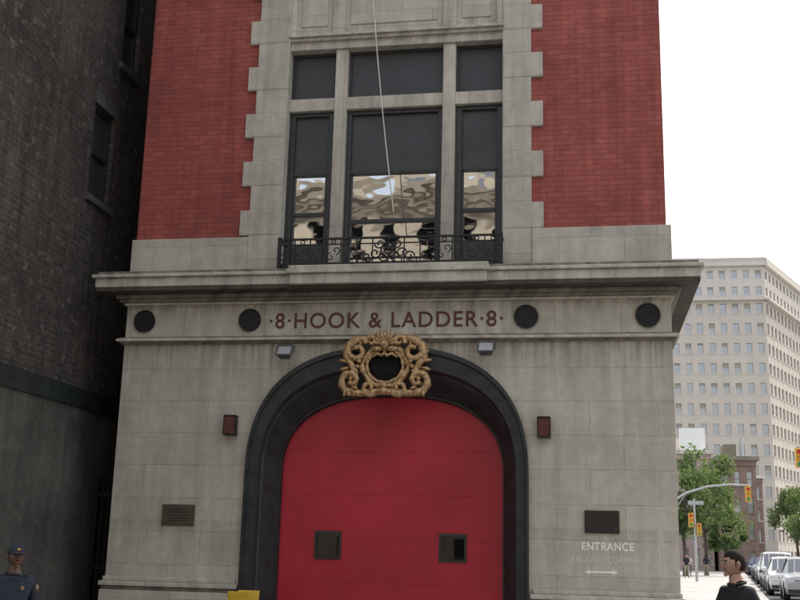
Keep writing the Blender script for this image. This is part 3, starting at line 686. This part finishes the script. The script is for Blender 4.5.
    for j in range(nv+1):
        for i in range(nu):
            ph=math.pi*j/nv;th=2*math.pi*i/nu; q=shape(Vector((math.sin(ph)*math.cos(th),math.sin(ph)*math.sin(th),math.cos(ph))))
            k=1.06+.02*math.sin(i*3.1+j*1.7); vs.append((q.x*.076*k,q.y*.094*k+.004,q.z*.115*(k+.01)))
    for j in range(nv):
        for i in range(nu):
            f=(j*nu+i,(j+1)*nu+i,(j+1)*nu+(i+1)%nu,j*nu+(i+1)%nu); c=sum((Vector(vs[a]) for a in f),Vector())/4
            lim=.058 if c.y<-.055 else (.030 if c.y<-.02 else (-.02 if c.y<.03 else -.062))
            if c.z>lim: fs.append(f)
    hm.add(vs,fs,hair,True)
    if cap:
        def cs(q): 
            return Vector((q.x,q.y,max(q.z,-.05)))
        hm.ell((0,.004,.045),(.088,.108,.092),'navy',None,24,14,cs)
        hm.tube([(.086*math.cos(a),.004+.106*math.sin(a),.045) for a in np.linspace(0,2*math.pi,28)],.010,'navy',6)
        bv=[];
        for a in np.linspace(math.radians(200),math.radians(340),13):
            bv.append((.084*math.cos(a),.004+.104*math.sin(a),.046)); bv.append((.080*math.cos(a),.004+.104*math.sin(a)-.075*max(0,math.sin(-a))**.6,.030))
        k=13; top=[(x,y,z+.006) for x,y,z in bv]; allv=bv+top; ff=[]
        for i in range(k-1):
            ff.append((2*i,2*i+1,2*i+3,2*i+2)); ff.append((2*k+2*i,2*k+2*i+2,2*k+2*i+3,2*k+2*i+1)); ff.append((2*i+1,2*k+2*i+1,2*k+2*i+3,2*i+3))
        hm.add(allv,ff,'navy'); hm.ell((0,-.100,.075),(.018,.008,.012),'sigyel')
    R_=Matrix.Rotation(headturn,3,'Z')
    base=len(mb.v); mb.v+=[tuple(R_@Vector(v)+hc) for v in hm.v]
    idx=[mb.mi(mt) for mt in hm.mats]
    for f,m_,sm in zip(hm.f,hm.m,hm.s): mb.f.append(tuple(base+a for a in f)); mb.m.append(idx[m_]); mb.s.append(sm)
    if cap:
        mb.ell((-.225,-.0,1.33),(.03,.035,.04),'patch'); mb.ell((.225,-.0,1.33),(.03,.035,.04),'patch'); mb.ell((.07,-.118,1.33),(.018,.010,.022),'patch')
    a=math.atan2(face[0],-face[1])
    xf=Matrix.Translation(loc)@Matrix.Rotation(a,4,'Z')@Matrix.Scale(s,4)
    return mb.build(name,None,0,xf)
M['eyew']=simple('eye_white',(.45,.43,.40),.3); M['lip']=simple('lip',(.30,.12,.10),.5); M['navy']=simple('navy_cloth',(.016,.020,.038),.8,0,.25,30,.3); M['patch']=simple('sleeve_patch',(.25,.16,.10),.8,0,.5,60)
M['skinl']=simple('light_skin',(.40,.23,.17),.5,0,.08,20); M['skind']=simple('dark_skin',(.12,.06,.04),.45,0,.1,20)
M['hair']=simple('dark_hair',(.014,.010,.009),.8,0,.4,60,.5,.2); M['tee']=simple('black_tshirt',(.014,.015,.019),.85,0,.3,12,.3); M['jeans']=simple('blue_jeans',(.06,.08,.14),.85,0,.2,30); M['shoe']=simple('dark_shoes',(.03,.025,.02),.6)
M['khaki']=simple('khaki',(.3,.26,.19),.85); M['wshirt']=simple('light_shirt',(.5,.5,.52),.85)
person('man_in_black_tshirt',(1.25,-3.9,-.14),(-.86,-.50),1.80,('tee','jeans','skinl','hair','shoe'),stride=.18,headturn=-.25)
person('fire_officer',(-5.56,-4.0,-.14),(.62,-.78),1.68,('navy','navy','skind','hair','shoe'),cap=True,stride=.04)
person('pedestrian',(6.9,70,0),(.2,-1),1.75,('tee','khaki','skinl','hair','shoe'),stride=.12)
person('pedestrian',(7.6,76,0),(-.2,-1),1.7,('wshirt','jeans','skinl','hair','shoe'),stride=.12)
person('pedestrian',(9.5,82,0),(.1,1),1.75,('navy','khaki','skind','hair','shoe'),stride=.12)

# ------------------------------------------------------------------ light, sky, camera
sd=Vector((.50,.70,0)).normalized(); el=math.radians(48)
sdir=Vector((sd.x*math.cos(el),sd.y*math.cos(el),math.sin(el)))
li=bpy.data.lights.new('sun','SUN'); li.energy=3.4; li.angle=math.radians(.5); li.color=(1,.95,.87)
lo=bpy.data.objects.new('sun',li); sc.collection.objects.link(lo); lo.rotation_euler=sdir.to_track_quat('Z','Y').to_euler()
w=bpy.data.worlds.new('World'); sc.world=w; w.use_nodes=True; nt=w.node_tree
sky=nt.nodes.new('ShaderNodeTexSky'); sky.sky_type='NISHITA'; sky.sun_disc=False; sky.sun_elevation=el; sky.sun_rotation=math.atan2(sd.x,sd.y)
sky.dust_density=6; sky.air_density=1.2; sky.ozone_density=1
hz=nt.nodes.new('ShaderNodeMix'); hz.data_type='RGBA'; hz.blend_type='ADD'; hz.inputs[0].default_value=1; hz.inputs[7].default_value=(5.2,5.15,5.0,1)
nt.links.new(sky.outputs[0],hz.inputs[6])
bg=nt.nodes['Background']; bg.inputs['Strength'].default_value=.15; nt.links.new(hz.outputs[2],bg.inputs[0])

f=1071.1;yaw=math.radians(10.204);p=math.radians(13.070);r=math.radians(1.445)
F=Vector((-math.sin(yaw)*math.cos(p),math.cos(yaw)*math.cos(p),math.sin(p)))
R0=Vector((math.cos(yaw),math.sin(yaw),0)); U0=R0.cross(F)
R=R0*math.cos(r)+U0*math.sin(r); U=-R0*math.sin(r)+U0*math.cos(r)
cam=bpy.data.cameras.new('camera'); co=bpy.data.objects.new('camera',cam); sc.collection.objects.link(co)
mw=Matrix((R,U,-F)).transposed().to_4x4(); mw.translation=(0,-14,1.6); co.matrix_world=mw
cam.sensor_width=36; cam.lens=f/800*36; cam.clip_end=3000; cam.clip_start=.1
sc.camera=co
